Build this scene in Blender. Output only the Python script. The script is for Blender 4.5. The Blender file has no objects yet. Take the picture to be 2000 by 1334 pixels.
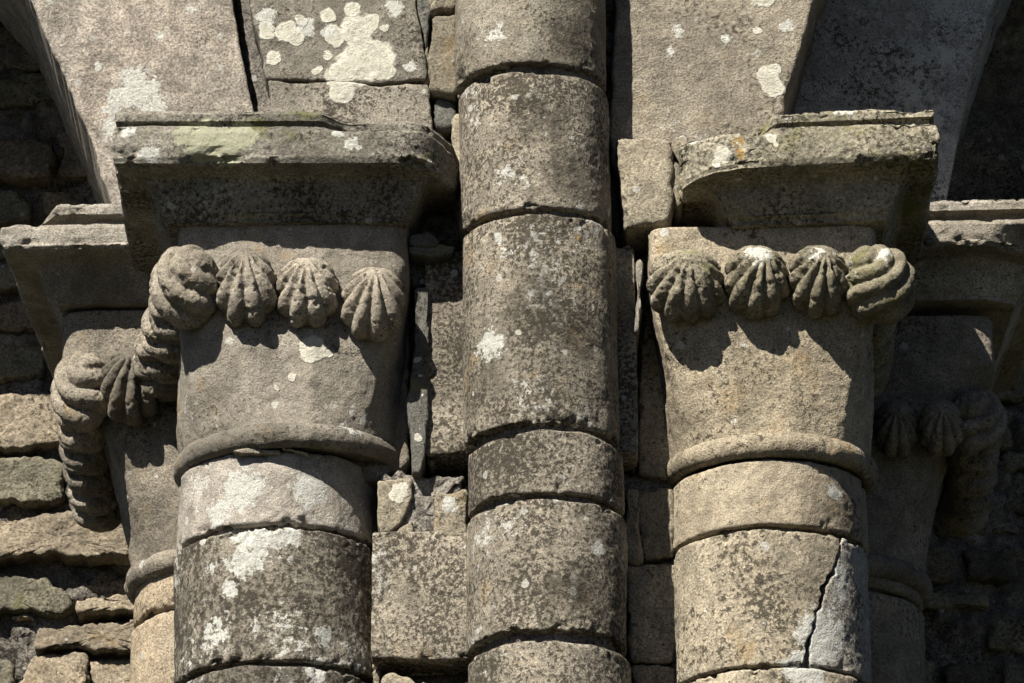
import bpy, math
import numpy as np
from mathutils import Matrix, Vector

# ------------------------------------------------------------------ camera
ELEV = math.radians(21.0)
ROLL = math.radians(0.8)
DIST = 10.0
HGT = 5.2                      # height of the picture centre above the ground
ce, se = math.cos(ELEV), math.sin(ELEV)
r0 = np.array([1.0, 0, 0]); u0 = np.array([0, -se, ce]); FWD = np.array([0, ce, se])
RGT = r0 * math.cos(ROLL) - u0 * math.sin(ROLL)
UPV = u0 * math.cos(ROLL) + r0 * math.sin(ROLL)
CAM = np.array([0, 0, HGT]) - FWD * DIST
scene = bpy.context.scene
cam = bpy.data.cameras.new("camera")
cam.sensor_width = 36.0
cam.lens = 36.0 * DIST / 2.0
cam.clip_start = 0.1
cam.clip_end = 3000.0
cam_o = bpy.data.objects.new("camera", cam)
scene.collection.objects.link(cam_o)
cam_o.matrix_world = Matrix(((RGT[0], UPV[0], -FWD[0], CAM[0]),
                             (RGT[1], UPV[1], -FWD[1], CAM[1]),
                             (RGT[2], UPV[2], -FWD[2], CAM[2]),
                             (0, 0, 0, 1)))
scene.camera = cam_o
scene.render.resolution_x, scene.render.resolution_y = 1024, 683

# ------------------------------------------------------------------ sky, sun, exposure
SUN_A, SUN_B = 0.62, 1.2      # light travels (SUN_A, 1, -SUN_B)
to_sun = Vector((-SUN_A, -1.0, SUN_B)).normalized()
sun_elev = math.asin(to_sun.z)
sun_az = math.atan2(to_sun.x, to_sun.y)
world = bpy.data.worlds.new("World")
scene.world = world
world.use_nodes = True
wn = world.node_tree.nodes; wl = world.node_tree.links
wn.clear()
sky = wn.new("ShaderNodeTexSky")
sky.sky_type = 'NISHITA'
sky.sun_disc = False
sky.sun_elevation = sun_elev
sky.sun_rotation = sun_az
sky.air_density = 0.22
sky.dust_density = 0.3
bg = wn.new("ShaderNodeBackground"); bg.inputs[1].default_value = 0.05
wo = wn.new("ShaderNodeOutputWorld")
wl.new(sky.outputs[0], bg.inputs[0]); wl.new(bg.outputs[0], wo.inputs[0])
sl = bpy.data.lights.new("sun", 'SUN')
sl.energy = 5.0; sl.angle = math.radians(0.5); sl.color = (1.0, 0.945, 0.86)
so = bpy.data.objects.new("sun", sl)
scene.collection.objects.link(so)
so.rotation_euler = to_sun.to_track_quat('Z', 'Y').to_euler()
so.location = (-6, -12, 16)
scene.view_settings.view_transform = 'Standard'
scene.view_settings.look = 'None'
scene.view_settings.gamma = 1.0
scene.view_settings.use_curve_mapping = False
scene.view_settings.exposure = 1.08
scene.cycles.max_bounces = 1
scene.cycles.diffuse_bounces = 1
scene.cycles.use_adaptive_sampling = True
scene.cycles.adaptive_threshold = 0.04
scene.cycles.adaptive_min_samples = 16

# ------------------------------------------------------------------ helpers
COL = scene.collection
rng = np.random.default_rng(7)

def P(px, py, Y):
    """a point of the plane at depth Y, from its place in the survey photograph (2000 x 1334)"""
    d = FWD + RGT * (px - 1000.0) * 1e-4 + UPV * (667.0 - py) * 1e-4
    k = (Y - CAM[1]) / d[1]
    return CAM + d * k

def _h(ix, iy, iz, s):
    h = (ix * 374761393 + iy * 668265263 + iz * 1274126177 + s * 1013904223) & 0xFFFFFFFF
    h = ((h ^ (h >> 13)) * 1274126177) & 0xFFFFFFFF
    h = ((h ^ (h >> 16)) * 2246822519) & 0xFFFFFFFF
    return (h ^ (h >> 15)).astype(np.float64) / 4294967295.0

def vnoise(p, s=0):
    f = np.floor(p); i = f.astype(np.int64); t = p - f
    t = t * t * t * (t * (t * 6 - 15) + 10)
    x, y, z = i[..., 0], i[..., 1], i[..., 2]
    a, b, c = t[..., 0], t[..., 1], t[..., 2]
    l = lambda u, v, k: u + (v - u) * k
    r = l(l(l(_h(x, y, z, s), _h(x+1, y, z, s), a), l(_h(x, y+1, z, s), _h(x+1, y+1, z, s), a), b),
          l(l(_h(x, y, z+1, s), _h(x+1, y, z+1, s), a), l(_h(x, y+1, z+1, s), _h(x+1, y+1, z+1, s), a), b), c)
    return r * 2 - 1

def fbm(p, f, o=4, s=0, g=0.52):
    v = 0; a = 1.0; n = 0
    for k in range(o):
        v = v + a * vnoise(p * f + 17.3 * k, s + k)
        n += a; a *= g; f *= 2.03
    return v / n * 1.5

def sstep(a, b, x):
    t = np.clip((x - a) / (b - a), 0, 1)
    return t * t * (3 - 2 * t)

_seed = [11]
def nseed():
    _seed[0] += 7
    return _seed[0]

def grid_normals(G, closed):
    if closed:
        du = np.roll(G, -1, 1) - np.roll(G, 1, 1)
    else:
        du = np.gradient(G, axis=1)
    dv = np.gradient(G, axis=0)
    n = np.cross(du, dv)
    n /= np.linalg.norm(n, axis=2, keepdims=True) + 1e-12
    return n

def rock(G, n, amp, s, wear=None, chip=0.0, pits=0.0, lump=1.0):
    """weathered relief along the normals"""
    d = amp * (0.9 * lump * fbm(G, 9, 3, s) + 0.38 * fbm(G, 38, 3, s + 3) + 0.22 * fbm(G, 130, 2, s + 5))
    if pits:
        d = d - pits * sstep(0.25, 0.6, fbm(G, 70, 2, s + 9))
    if wear is not None and chip:
        c = np.maximum(0, fbm(G, 22, 3, s + 21) * 0.8 + fbm(G, 70, 2, s + 25) * 0.5 - 0.22) * 1.5
        d = d - np.minimum(wear * chip * c, 0.011)
    return G + n * d[..., None]

def link(name, me, mat, parent):
    o = bpy.data.objects.new(name, me)
    COL.objects.link(o)
    if mat is not None:
        me.materials.append(mat)
    if parent is not None:
        o.parent = parent
        o.matrix_parent_inverse = parent.matrix_world.inverted()
    return o

def grid_mesh(name, G, mat, parent, closed=True, cap0=True, cap1=True, smooth=True, outward=None):
    R, C, _ = G.shape
    v = G.reshape(-1, 3)
    idx = np.arange(R * C).reshape(R, C)
    if closed:
        a = idx[:-1, :]; b = np.roll(idx, -1, 1)[:-1, :]; c = np.roll(idx, -1, 1)[1:, :]; d = idx[1:, :]
    else:
        a = idx[:-1, :-1]; b = idx[:-1, 1:]; c = idx[1:, 1:]; d = idx[1:, :-1]
    q = np.stack([a, b, c, d], -1).reshape(-1, 4)
    # orientation
    fn = np.cross(v[q[:, 1]] - v[q[:, 0]], v[q[:, 3]] - v[q[:, 0]])
    fc = v[q].mean(1)
    ref = (fc - v.mean(0)) if outward is None else np.array(outward)
    flip = (fn * ref).sum() < 0
    if flip:
        q = q[:, ::-1]
    faces_l = [q.reshape(-1)]
    starts = list(np.arange(len(q)) * 4); tot = len(q) * 4
    caps = []
    if closed and cap0:
        caps.append(idx[0, ::-1] if not flip else idx[0, :])
    if closed and cap1:
        caps.append(idx[-1, :] if not flip else idx[-1, ::-1])
    st = list(starts)
    for cp in caps:
        st.append(tot); tot += len(cp); faces_l.append(cp)
    loops = np.concatenate(faces_l).astype(np.int32)
    me = bpy.data.meshes.new(name)
    me.vertices.add(len(v)); me.vertices.foreach_set("co", v.astype(np.float32).ravel())
    me.loops.add(len(loops)); me.loops.foreach_set("vertex_index", loops)
    me.polygons.add(len(st)); me.polygons.foreach_set("loop_start", np.array(st, np.int32))
    if smooth:
        sm = np.ones(len(st), bool)
        if caps:
            sm[-len(caps):] = False
        me.polygons.foreach_set("use_smooth", sm)
    me.update(calc_edges=True)
    me.validate()
    return link(name, me, mat, parent)

def thing(name, label, cat, loc=(0, 0, 0), group=None):
    o = bpy.data.objects.new(name, None)
    COL.objects.link(o)
    o.location = loc
    o.empty_display_size = 0.1
    bpy.context.view_layer.update()
    o["label"] = label; o["category"] = cat; o["kind"] = "thing"
    if group:
        o["group"] = group
    return o

def resample(pts, h, closed=True):
    pts = np.asarray(pts, float)
    q = np.vstack([pts, pts[:1]]) if closed else pts
    seg = np.linalg.norm(np.diff(q, axis=0), axis=1)
    s = np.concatenate([[0], np.cumsum(seg)])
    n = max(8, int(s[-1] / h))
    t = np.linspace(0, s[-1], n, endpoint=not closed)
    return np.stack([np.interp(t, s, q[:, k]) for k in range(q.shape[1])], -1)

def loop_normals(p):
    """outward normals of a closed 2-D loop"""
    t = np.roll(p, -1, 0) - np.roll(p, 1, 0)
    t /= np.linalg.norm(t, axis=1, keepdims=True) + 1e-12
    n = np.stack([t[:, 1], -t[:, 0]], -1)
    area = 0.5 * np.sum(p[:, 0] * np.roll(p[:, 1], -1) - p[:, 1] * np.roll(p[:, 0], -1))
    return n if area > 0 else -n

# ------------------------------------------------------------------ materials
def stone_mat(name, c1, c2, dark=0.4, white=0.2, ochre=0.0, green=0.0, spots=(), grain=1.0, var=0.16,
              darkcol=(0.026, 0.022, 0.016), whitecol=(0.50, 0.49, 0.44), dscale=115.0, mottle=0.5, dots=0.14, streak=0.0, gscale=250.0, weather=0.5):
    def tone(c):                                   # weathered: a little greyer than the fresh stone
        g = sum(c) / 3
        return tuple(0.74 * (x * 0.84 + g * 0.16) for x in c)
    c1, c2 = tone(c1), tone(c2)
    whitecol = tuple(0.8 * x for x in whitecol)
    m = bpy.data.materials.new(name)
    m.use_nodes = True
    nt = m.node_tree; N = nt.nodes; L = nt.links
    N.clear()
    out = N.new("ShaderNodeOutputMaterial")
    bs = N.new("ShaderNodeBsdfPrincipled")
    L.new(bs.outputs[0], out.inputs[0])
    bs.inputs["Roughness"].default_value = 0.95
    bs.inputs["Specular IOR Level"].default_value = 0.15
    geo = N.new("ShaderNodeNewGeometry")
    oi = N.new("ShaderNodeObjectInfo")
    off = N.new("ShaderNodeVectorMath"); off.operation = 'SCALE'
    comb = N.new("ShaderNodeCombineXYZ")
    for k in range(3):
        L.new(oi.outputs["Random"], comb.inputs[k])
    L.new(comb.outputs[0], off.inputs[0]); off.inputs["Scale"].default_value = 13.7
    pos = N.new("ShaderNodeVectorMath"); pos.operation = 'ADD'
    L.new(geo.outputs["Position"], pos.inputs[0]); L.new(off.outputs[0], pos.inputs[1])

    def noise(scale, det=4, rough=0.55, vec=pos.outputs[0], dist=0.0):
        n = N.new("ShaderNodeTexNoise")
        n.inputs["Scale"].default_value = scale
        n.inputs["Detail"].default_value = det
        n.inputs["Roughness"].default_value = rough
        n.inputs["Distortion"].default_value = dist
        L.new(vec, n.inputs["Vector"])
        return n.outputs[0]
    def math_(op, a, b=None, c=None, clamp=False):
        n = N.new("ShaderNodeMath"); n.operation = op; n.use_clamp = clamp
        for k, x in enumerate((a, b, c)):
            if x is None:
                continue
            if isinstance(x, (int, float)):
                n.inputs[k].default_value = x
            else:
                L.new(x, n.inputs[k])
        return n.outputs[0]
    def rampf(x, a, b, lo=0.0, hi=1.0):
        n = N.new("ShaderNodeMapRange"); n.interpolation_type = 'SMOOTHSTEP'
        L.new(x, n.inputs[0])
        n.inputs[1].default_value = a; n.inputs[2].default_value = b
        n.inputs[3].default_value = lo; n.inputs[4].default_value = hi
        return n.outputs[0]
    def mix(f, a, b, mode='MIX'):
        n = N.new("ShaderNodeMix"); n.data_type = 'RGBA'; n.blend_type = mode
        for k, x in ((0, f), (6, a), (7, b)):
            if isinstance(x, (int, float)):
                n.inputs[k].default_value = x
            elif isinstance(x, tuple):
                n.inputs[k].default_value = (*x, 1)
            else:
                L.new(x, n.inputs[k])
        return n.outputs[2]
    def val(x):
        c = N.new("ShaderNodeCombineColor")
        for k in range(3):
            L.new(x, c.inputs[k])
        return c.outputs[0]

    big = noise(5.0, 2, 0.6)
    mid = noise(26.0, 3, 0.65)
    fine = noise(gscale, 2, 0.75)
    spk = noise(dscale, 4, 0.75)
    col = mix(rampf(big, 0.36, 0.64), c1, c2)
    col = mix(1.0, col, val(rampf(mid, 0.25, 0.75, 1 - 0.55 * mottle, 1 + 0.5 * mottle)), 'MULTIPLY')
    col = mix(1.0, col, val(rampf(fine, 0.28, 0.72, 1 - 0.42 * grain, 1 + 0.42 * grain)), 'MULTIPLY')
    wz = noise(3.1, 4, 0.62)
    col = mix(rampf(wz, 0.46, 0.70, 0, weather), col, tuple(0.33 * x for x in c2))
    if ochre:
        o_ = noise(11.0, 3, 0.65)
        col = mix(rampf(o_, 0.60 - 0.25 * ochre, 0.80 - 0.2 * ochre, 0, 0.45), col, (0.27, 0.175, 0.07))
    if green:
        g_ = noise(11.0, 5, 0.65)
        col = mix(rampf(g_, 0.60 - 0.25 * green, 0.74 - 0.2 * green, 0, 0.7), col, (0.13, 0.13, 0.04))
    if dark:
        mk = noise(6.5, 2, 0.6)
        e = math_('MULTIPLY_ADD', mk, 0.5, spk)
        e = math_('ADD', e, (dark - 0.5) * 0.42)
        df = rampf(e, 0.735, 0.86, 0, 0.85)
        col = mix(df, col, darkcol)
    if white:
        wk = noise(7.3, 1, 0.6)
        ws = noise(60.0, 4, 0.75)
        e2 = math_('MULTIPLY_ADD', wk, 0.7, ws)
        e2 = math_('ADD', e2, (white - 0.5) * 0.4)
        wf = rampf(e2, 0.96, 1.06, 0, 0.85)
        col = mix(wf, col, mix(1.0, whitecol, val(rampf(fine, 0.2, 0.8, 0.7, 1.25)), 'MULTIPLY'))
    if streak:                                     # rain streaks down the face
        mp = N.new("ShaderNodeVectorMath"); mp.operation = 'MULTIPLY'
        L.new(pos.outputs[0], mp.inputs[0]); mp.inputs[1].default_value = (34, 34, 3.5)
        sn = noise(1.0, 3, 0.6, vec=mp.outputs[0])
        col = mix(rampf(sn, 0.50, 0.72, 0, streak), col, darkcol)
    if dots:                                       # scattered small round lichens
        vo = N.new("ShaderNodeTexVoronoi"); vo.inputs["Scale"].default_value = 34.0
        L.new(pos.outputs[0], vo.inputs["Vector"])
        sx = N.new("ShaderNodeSeparateColor"); L.new(vo.outputs["Color"], sx.inputs[0])
        rad = rampf(sx.outputs[0], 1.0 - dots, 1.0, 0.0, 0.30)
        q = math_('SUBTRACT', math_('MULTIPLY_ADD', spk, 0.5, vo.outputs["Distance"]), rad)
        df2 = rampf(q, 0.20, 0.27, 0.7, 0)
        col = mix(df2, col, mix(1.0, whitecol, val(rampf(fine, 0.25, 0.75, 0.75, 1.2)), 'MULTIPLY'))
    br = rampf(oi.outputs["Random"], 0.0, 1.0, 1 - var, 1 + var)
    col = mix(1.0, col, val(br), 'MULTIPLY')
    height = math_('MULTIPLY_ADD', fine, 0.5, spk)
    if spots:
        wob = N.new("ShaderNodeTexNoise"); wob.inputs["Scale"].default_value = 45.0; wob.inputs["Detail"].default_value = 4.0
        L.new(geo.outputs["Position"], wob.inputs["Vector"])
        sub = N.new("ShaderNodeVectorMath"); sub.operation = 'SUBTRACT'
        L.new(wob.outputs[1], sub.inputs[0]); sub.inputs[1].default_value = (0.5, 0.5, 0.5)
        sc = N.new("ShaderNodeVectorMath"); sc.operation = 'SCALE'; sc.inputs["Scale"].default_value = 0.022
        L.new(sub.outputs[0], sc.inputs[0])
        wp = N.new("ShaderNodeVectorMath"); wp.operation = 'ADD'
        L.new(geo.outputs["Position"], wp.inputs[0]); L.new(sc.outputs[0], wp.inputs[1])
        patch = noise(55.0, 5, 0.7)
        groups = {}
        for c, r, kind in spots:
            groups.setdefault(kind, []).append((c, r))
        for kind, lst in groups.items():
            cur = None
            for c, r in lst:
                dn = N.new("ShaderNodeVectorMath"); dn.operation = 'DISTANCE'
                L.new(wp.outputs[0], dn.inputs[0]); dn.inputs[1].default_value = tuple(c)
                d = math_('DIVIDE', dn.outputs["Value"], r)
                cur = d if cur is None else math_('MINIMUM', cur, d)
            if kind == 'c':          # solid cream crust with a crisp rim
                e3 = math_('ADD', math_('MULTIPLY_ADD', patch, 0.55, cur), math_('MULTIPLY', fine, 0.25))
                f = rampf(e3, 1.22, 1.40, 1, 0)
                crust = mix(rampf(math_('MULTIPLY_ADD', fine, 0.6, math_('MULTIPLY', patch, 0.6)), 0.38, 0.78), (0.33, 0.31, 0.25), (0.60, 0.58, 0.49))
                crust = mix(rampf(math_('MULTIPLY_ADD', patch, 0.5, cur), 0.6, 1.15, 0.45, 0), crust, (0.33, 0.315, 0.26))
                col = mix(math_('MULTIPLY', f, 0.93), col, crust)
                height = math_('MULTIPLY_ADD', f, 0.6, height)
            elif kind == 'w':        # broken greyish white film
                e4 = math_('ADD', patch, rampf(cur, 0.0, 1.5, 0.22, -0.25))
                f = rampf(math_('MULTIPLY_ADD', fine, 0.18, e4), 0.55, 0.65, 0, 1)
                col = mix(math_('MULTIPLY', f, 0.85), col, mix(1.0, (0.43, 0.43, 0.39), val(rampf(fine, 0.25, 0.75, 0.75, 1.2)), 'MULTIPLY'))
            elif kind == 'd':        # dark stain
                f = math_('MULTIPLY', rampf(cur, 0.4, 1.2, 1, 0), rampf(patch, 0.3, 0.6, 0.3, 1))
                col = mix(math_('MULTIPLY', f, 0.75), col, darkcol)
            elif kind == 'g':        # pale green lichen
                e5 = math_('ADD', patch, rampf(cur, 0.3, 1.4, 0.2, -0.25))
                f = rampf(math_('MULTIPLY_ADD', fine, 0.2, e5), 0.58, 0.70, 0, 1)
                col = mix(math_('MULTIPLY', f, 0.75), col, (0.31, 0.31, 0.215))
            elif kind == 'o':        # orange lichen
                f = math_('MULTIPLY', rampf(cur, 0.5, 1.2, 1, 0), rampf(patch, 0.35, 0.6, 0.2, 1))
                col = mix(math_('MULTIPLY', f, 0.8), col, (0.30, 0.18, 0.04))
    L.new(col, bs.inputs["Base Color"])
    b1 = N.new("ShaderNodeBump"); b1.inputs["Strength"].default_value = 0.9; b1.inputs["Distance"].default_value = 0.004
    L.new(height, b1.inputs["Height"])
    b2 = N.new("ShaderNodeBump"); b2.inputs["Strength"].default_value = 0.5; b2.inputs["Distance"].default_value = 0.006
    L.new(mid, b2.inputs["Height"]); L.new(b1.outputs[0], b2.inputs["Normal"])
    L.new(b2.outputs[0], bs.inputs["Normal"])
    return m

def S(kind, Y, *lst):
    """lichen spots: (px, py, radius in px) on the plane at depth Y"""
    return [(P(x, y, Y), r * 1e-3, kind) for x, y, r in lst]

# depth plan (metres, into the wall): columns stand on Y = 0, the inner order STEP behind
STEP = 0.48
Y_SHAFT, R_SHAFT = -0.17, 0.147
Y_WING = -0.148
Y_OUT = -0.13            # face of the outer arch order
Y_IN = 0.25            # face of the inner arch order
Y_RUB = 1.12            # rubble wall behind
ys = Y_SHAFT - R_SHAFT

M = {}
M['shaft'] = stone_mat('shaft_sandstone', (0.37, 0.32, 0.235), (0.27, 0.235, 0.175), dark=0.58, white=0.42, ochre=0.08, streak=.35, dots=.2, weather=.42,
    spots=S('w', ys + .03, (955, 670, 42), (990, 345, 28), (1000, 500, 25), (980, 470, 20), (1045, 1018, 16), (1170, 1070, 22), (1090, 860, 26))
        + S('c', ys + .01, (1014, 650, 8), (983, 1064, 9), (1035, 525, 5))
        + S('d', ys, (1050, 230, 70), (1110, 330, 60), (1150, 650, 70), (1040, 590, 80), (1130, 1150, 70))
        + S('o', ys + .02, (1130, 462, 9)))
M['shaft_pale'] = stone_mat('shaft_pale_sandstone', (0.37, 0.33, 0.25), (0.29, 0.25, 0.18), dark=0.42, white=0.3, ochre=0.1,
    spots=S('d', ys, (1120, 60, 60)) + S('w', ys, (950, 60, 40)))
M['colL_top'] = stone_mat('pale_column_sandstone', (0.43, 0.38, 0.31), (0.36, 0.32, 0.26), gscale=330, weather=.25, dark=0.14, white=0.45, ochre=0.0, grain=.8, dots=.15,
    spots=S('w', -.17, (480, 960, 60), (420, 1000, 40), (600, 960, 50)))
M['colL'] = stone_mat('lichened_column_sandstone', (0.30, 0.265, 0.20), (0.23, 0.20, 0.15), gscale=180, dark=0.66, white=0.58, ochre=0.0, dscale=85, streak=.35,
    spots=S('w', -.18, (500, 1060, 60), (480, 1100, 45), (390, 1110, 38), (370, 1180, 40), (410, 1230, 45), (450, 1150, 25), (640, 1240, 30), (560, 1050, 40), (620, 1310, 30)))
M['colR_top'] = stone_mat('beige_column_sandstone', (0.46, 0.385, 0.265), (0.40, 0.33, 0.22), gscale=300, dark=0.24, white=0.14, ochre=0.1, dscale=60, grain=.8, dots=.12,
    spots=S('d', -.18, (1390, 985, 12), (1500, 990, 14), (1475, 985, 9), (1425, 1020, 8)) + S('w', -.15, (1630, 960, 22)))
M['colR'] = stone_mat('speckled_beige_sandstone', (0.43, 0.365, 0.25), (0.34, 0.29, 0.20), gscale=210, dark=0.45, white=0.18, ochre=0.12, dscale=90, streak=.2,
    spots=S('w', -.18, (1385, 1060, 28), (1645, 1120, 30), (1600, 1235, 60), (1570, 1310, 60), (1650, 1200, 30)))
M['colIn'] = stone_mat('ochre_sandstone', (0.47, 0.37, 0.235), (0.40, 0.325, 0.22), dark=0.26, white=0.14, ochre=0.3)
M['capL'] = stone_mat('grey_capital_sandstone', (0.31, 0.275, 0.215), (0.25, 0.22, 0.17), gscale=330, dark=0.3, white=0.22, ochre=0.04, mottle=0.45, grain=.85, streak=.2,
    spots=S('c', -.215, (612, 684, 28), (566, 736, 11), (539, 758, 9), (640, 690, 12))
        + S('w', -.18, (355, 800, 25), (365, 850, 20), (640, 800, 30), (715, 815, 14), (660, 845, 30), (390, 830, 18), (690, 850, 20)))
M['capR'] = stone_mat('tan_capital_sandstone', (0.365, 0.305, 0.205), (0.30, 0.25, 0.165), gscale=260, dark=0.35, white=0.14, ochre=0.06, mottle=0.45, dscale=90, streak=.25,
    spots=S('w', -.21, (1385, 765, 16), (1465, 740, 12), (1480, 805, 13), (1440, 820, 25), (1620, 870, 22)) + S('g', -.1, (1640, 760, 14)))
M['shellL'] = stone_mat('worn_shell_sandstone', (0.36, 0.315, 0.24), (0.29, 0.25, 0.185), gscale=300, dark=0.36, white=0.16, ochre=0.08)
M['shellR'] = stone_mat('lichened_shell_sandstone', (0.35, 0.305, 0.21), (0.27, 0.235, 0.15), dark=0.34, white=0.3, green=0.15,
    spots=S('w', -.27, (1480, 500, 34), (1600, 500, 22), (1730, 495, 24)))
M['capIn'] = stone_mat('inner_capital_sandstone', (0.31, 0.265, 0.195), (0.24, 0.21, 0.16), dark=0.3, white=0.14, ochre=0.08)
M['abL'] = stone_mat('weathered_abacus_left', (0.35, 0.32, 0.255), (0.27, 0.245, 0.19), gscale=170, dark=0.45, white=0.32, green=0.15,
    spots=S('g', -.33, (400, 275, 60), (440, 290, 45), (370, 262, 40), (470, 265, 40)) + S('w', -.33, (295, 300, 24), (690, 282, 20), (660, 260, 14), (250, 260, 20)))
M['abR'] = stone_mat('weathered_abacus_right', (0.33, 0.295, 0.21), (0.27, 0.24, 0.165), gscale=150, dark=0.45, white=0.2, green=0.4,
    spots=S('c', -.33, (1412, 302, 19), (1400, 320, 14), (1457, 232, 18), (1505, 270, 13), (1516, 282, 9), (1438, 263, 7)) + S('o', -.33, (1443, 275, 14), (1400, 262, 9), (1445, 300, 10))
        + S('w', -.3, (1355, 270, 22), (1650, 228, 40)))
M['abIn'] = stone_mat('inner_abacus_sandstone', (0.44, 0.40, 0.33), (0.33, 0.29, 0.22), dark=0.25, white=0.35)
M['archLo'] = stone_mat('lichened_voussoir_stone', (0.30, 0.265, 0.205), (0.25, 0.225, 0.175), gscale=300, dark=0.38, white=0.24,
    spots=S('c', Y_OUT, (535, 112, 18), (560, 62, 24), (588, 40, 14), (522, 60, 20), (640, 30, 18), (580, 72, 20), (640, 108, 12), (620, 137, 11),
            (665, 150, 32), (700, 128, 50), (735, 115, 42), (748, 138, 26), (695, 55, 34), (655, 70, 24), (722, 45, 24), (690, 18, 18), (668, 180, 28), (705, 85, 28), (752, 55, 9))
        + S('w', Y_OUT, (520, 30, 26), (600, 50, 24), (640, 60, 20), (800, 130, 18), (770, 15, 24)))
M['archLi'] = stone_mat('pinkish_voussoir_stone', (0.42, 0.36, 0.285), (0.38, 0.335, 0.27), gscale=200, weather=.25, dark=0.14, white=0.24, grain=1.1, dscale=150, mottle=.7,
    spots=S('w', Y_IN, (260, 155, 40), (240, 190, 40), (280, 180, 45), (300, 210, 35), (220, 215, 25), (215, 250, 24), (310, 70, 14), (375, 20, 12), (190, 130, 12)))
M['archRo'] = stone_mat('tan_voussoir_stone', (0.40, 0.345, 0.25), (0.335, 0.29, 0.215), gscale=230, weather=.3, dark=0.36, white=0.16, ochre=0.12,
    spots=S('c', Y_OUT, (1500, 150, 24), (1512, 172, 24), (1515, 135, 14), (1478, 60, 11), (1490, -6, 28), (1420, 78, 7))
        + S('w', Y_OUT, (1325, 60, 22), (1310, 100, 14), (1535, 50, 16), (1420, 75, 14)))
M['archRi'] = stone_mat('grey_voussoir_stone', (0.44, 0.43, 0.40), (0.36, 0.35, 0.32), dark=0.38, white=0.74,
    spots=S('w', Y_IN, (1850, 110, 30), (1830, 240, 26), (1790, 190, 18)))
M['colR_pale'] = stone_mat('pale_grey_column_sandstone', (0.40, 0.37, 0.31), (0.33, 0.30, 0.24), dark=0.42, white=0.3,
    spots=S('w', -.15, (1645, 1120, 34), (1600, 1235, 70), (1600, 1280, 50), (1650, 1160, 30)) + S('d', -.1, (1655, 1190, 25)))
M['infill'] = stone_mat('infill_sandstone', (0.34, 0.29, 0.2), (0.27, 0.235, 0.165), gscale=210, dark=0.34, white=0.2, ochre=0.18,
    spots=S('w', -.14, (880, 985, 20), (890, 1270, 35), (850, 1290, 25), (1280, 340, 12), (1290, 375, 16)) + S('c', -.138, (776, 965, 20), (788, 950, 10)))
M['slate'] = stone_mat('grey_slate', (0.17, 0.165, 0.14), (0.13, 0.125, 0.105), dark=0.35, white=0.12, green=0.1, mottle=0.3,
    spots=S('c', -.16, (815, 705, 6), (818, 735, 5), (822, 773, 5), (814, 856, 9)))
M['rub1'] = stone_mat('brown_rubble_stone', (0.33, 0.265, 0.175), (0.25, 0.205, 0.14), gscale=130, dark=0.25, white=0.06, ochre=0.1, var=0.2)
M['rub2'] = stone_mat('olive_rubble_stone', (0.27, 0.245, 0.165), (0.21, 0.19, 0.13), gscale=160, dark=0.3, white=0.08, green=0.15, var=0.2)
M['mortar'] = stone_mat('old_lime_mortar', (0.27, 0.24, 0.2), (0.20, 0.18, 0.15), dark=0.4, white=0.06, grain=1.3, mottle=0.9)

# ------------------------------------------------------------------ stone builders
def circle_prof(r, h=0.0036, back=0.03):
    n = int(math.radians(230) * r / h)
    th = np.linspace(math.radians(-115), math.radians(115), n)
    nb = max(5, int(math.radians(130) * r / back))
    tb = np.linspace(math.radians(115), math.radians(245), nb + 2)[1:-1]
    th = np.concatenate([th, tb])
    return np.stack([r * np.sin(th), -r * np.cos(th)], -1)

def wing_prof(r, wl, wr, wy, back=0.14, h=0.0038):
    """half-round shaft with flat flanks running into the wall"""
    tl = math.acos(max(-1, -wy / r)) if True else 0
    th = np.linspace(-tl, tl, 60)
    arc = np.stack([r * np.sin(th), -r * np.cos(th)], -1)
    pts = []
    if wl:
        pts += [(-wl, back), (-wl, wy + .003)]
    else:
        pts += [(arc[0][0] + .01, back)]
    pts += [tuple(a) for a in arc]
    if wr:
        pts += [(wr, wy + .003), (wr, back)]
    else:
        pts += [(arc[-1][0] - .01, back)]
    return resample(pts, h)

def prism(name, prof, bot, top, mat, parent, edge=0.0045, amp=0.0026, chip=0.014, wob=0.004, h=0.0045, pits=0.0, tilt=0.0):
    """an upright stone: plan outline prof (array, or function of height 0..1) lofted from bot to top"""
    s = nseed()
    bot = np.array(bot, float); top = np.array(top, float)
    H = np.linalg.norm(top - bot)
    n = max(6, int(H / h))
    a = np.linspace(0, math.pi / 2, 5)
    tz = [0, 0]; ins = [edge + .02, edge + .006]
    for k in a:
        tz.append(edge * (1 - math.sin(k)) * 0 + edge * (1 - math.cos(k))); ins.append(edge * (1 - math.sin(k)))
    body = np.linspace(edge, H - edge, n)[1:-1]
    tzs = np.array(tz + list(body) + [H - x for x in tz[::-1]])
    inss = np.array(ins + [0] * len(body) + ins[::-1])
    rows = []
    for z, d in zip(tzs, inss):
        t = z / H
        p = prof(t) if callable(prof) else prof
        p = p - loop_normals(p) * d
        c = bot + (top - bot) * t
        rows.append(np.stack([c[0] + p[:, 0], c[1] + p[:, 1], np.full(len(p), c[2])], -1))
    G = np.array(rows)
    flat = G.copy(); flat[..., 2] = 0
    t = (tzs / H)[:, None]
    w1 = fbm(flat + 3.1, 9, 3, s + 40) * wob; w0 = fbm(flat + 9.7, 9, 3, s + 50) * wob
    G[..., 2] += w1 * t + w0 * (1 - t)
    nr = grid_normals(G, True)
    dist = np.minimum(tzs, H - tzs)[:, None]
    wear = np.exp(-(dist / 0.016) ** 2) * np.ones(G.shape[:2])
    # outward sense
    cen = G.mean((0, 1))
    if ((G - cen) * nr).sum() < 0:
        nr = -nr
    G = rock(G, nr, amp, s, wear, chip, pits)
    return grid_mesh(name, G, mat, parent)

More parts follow.
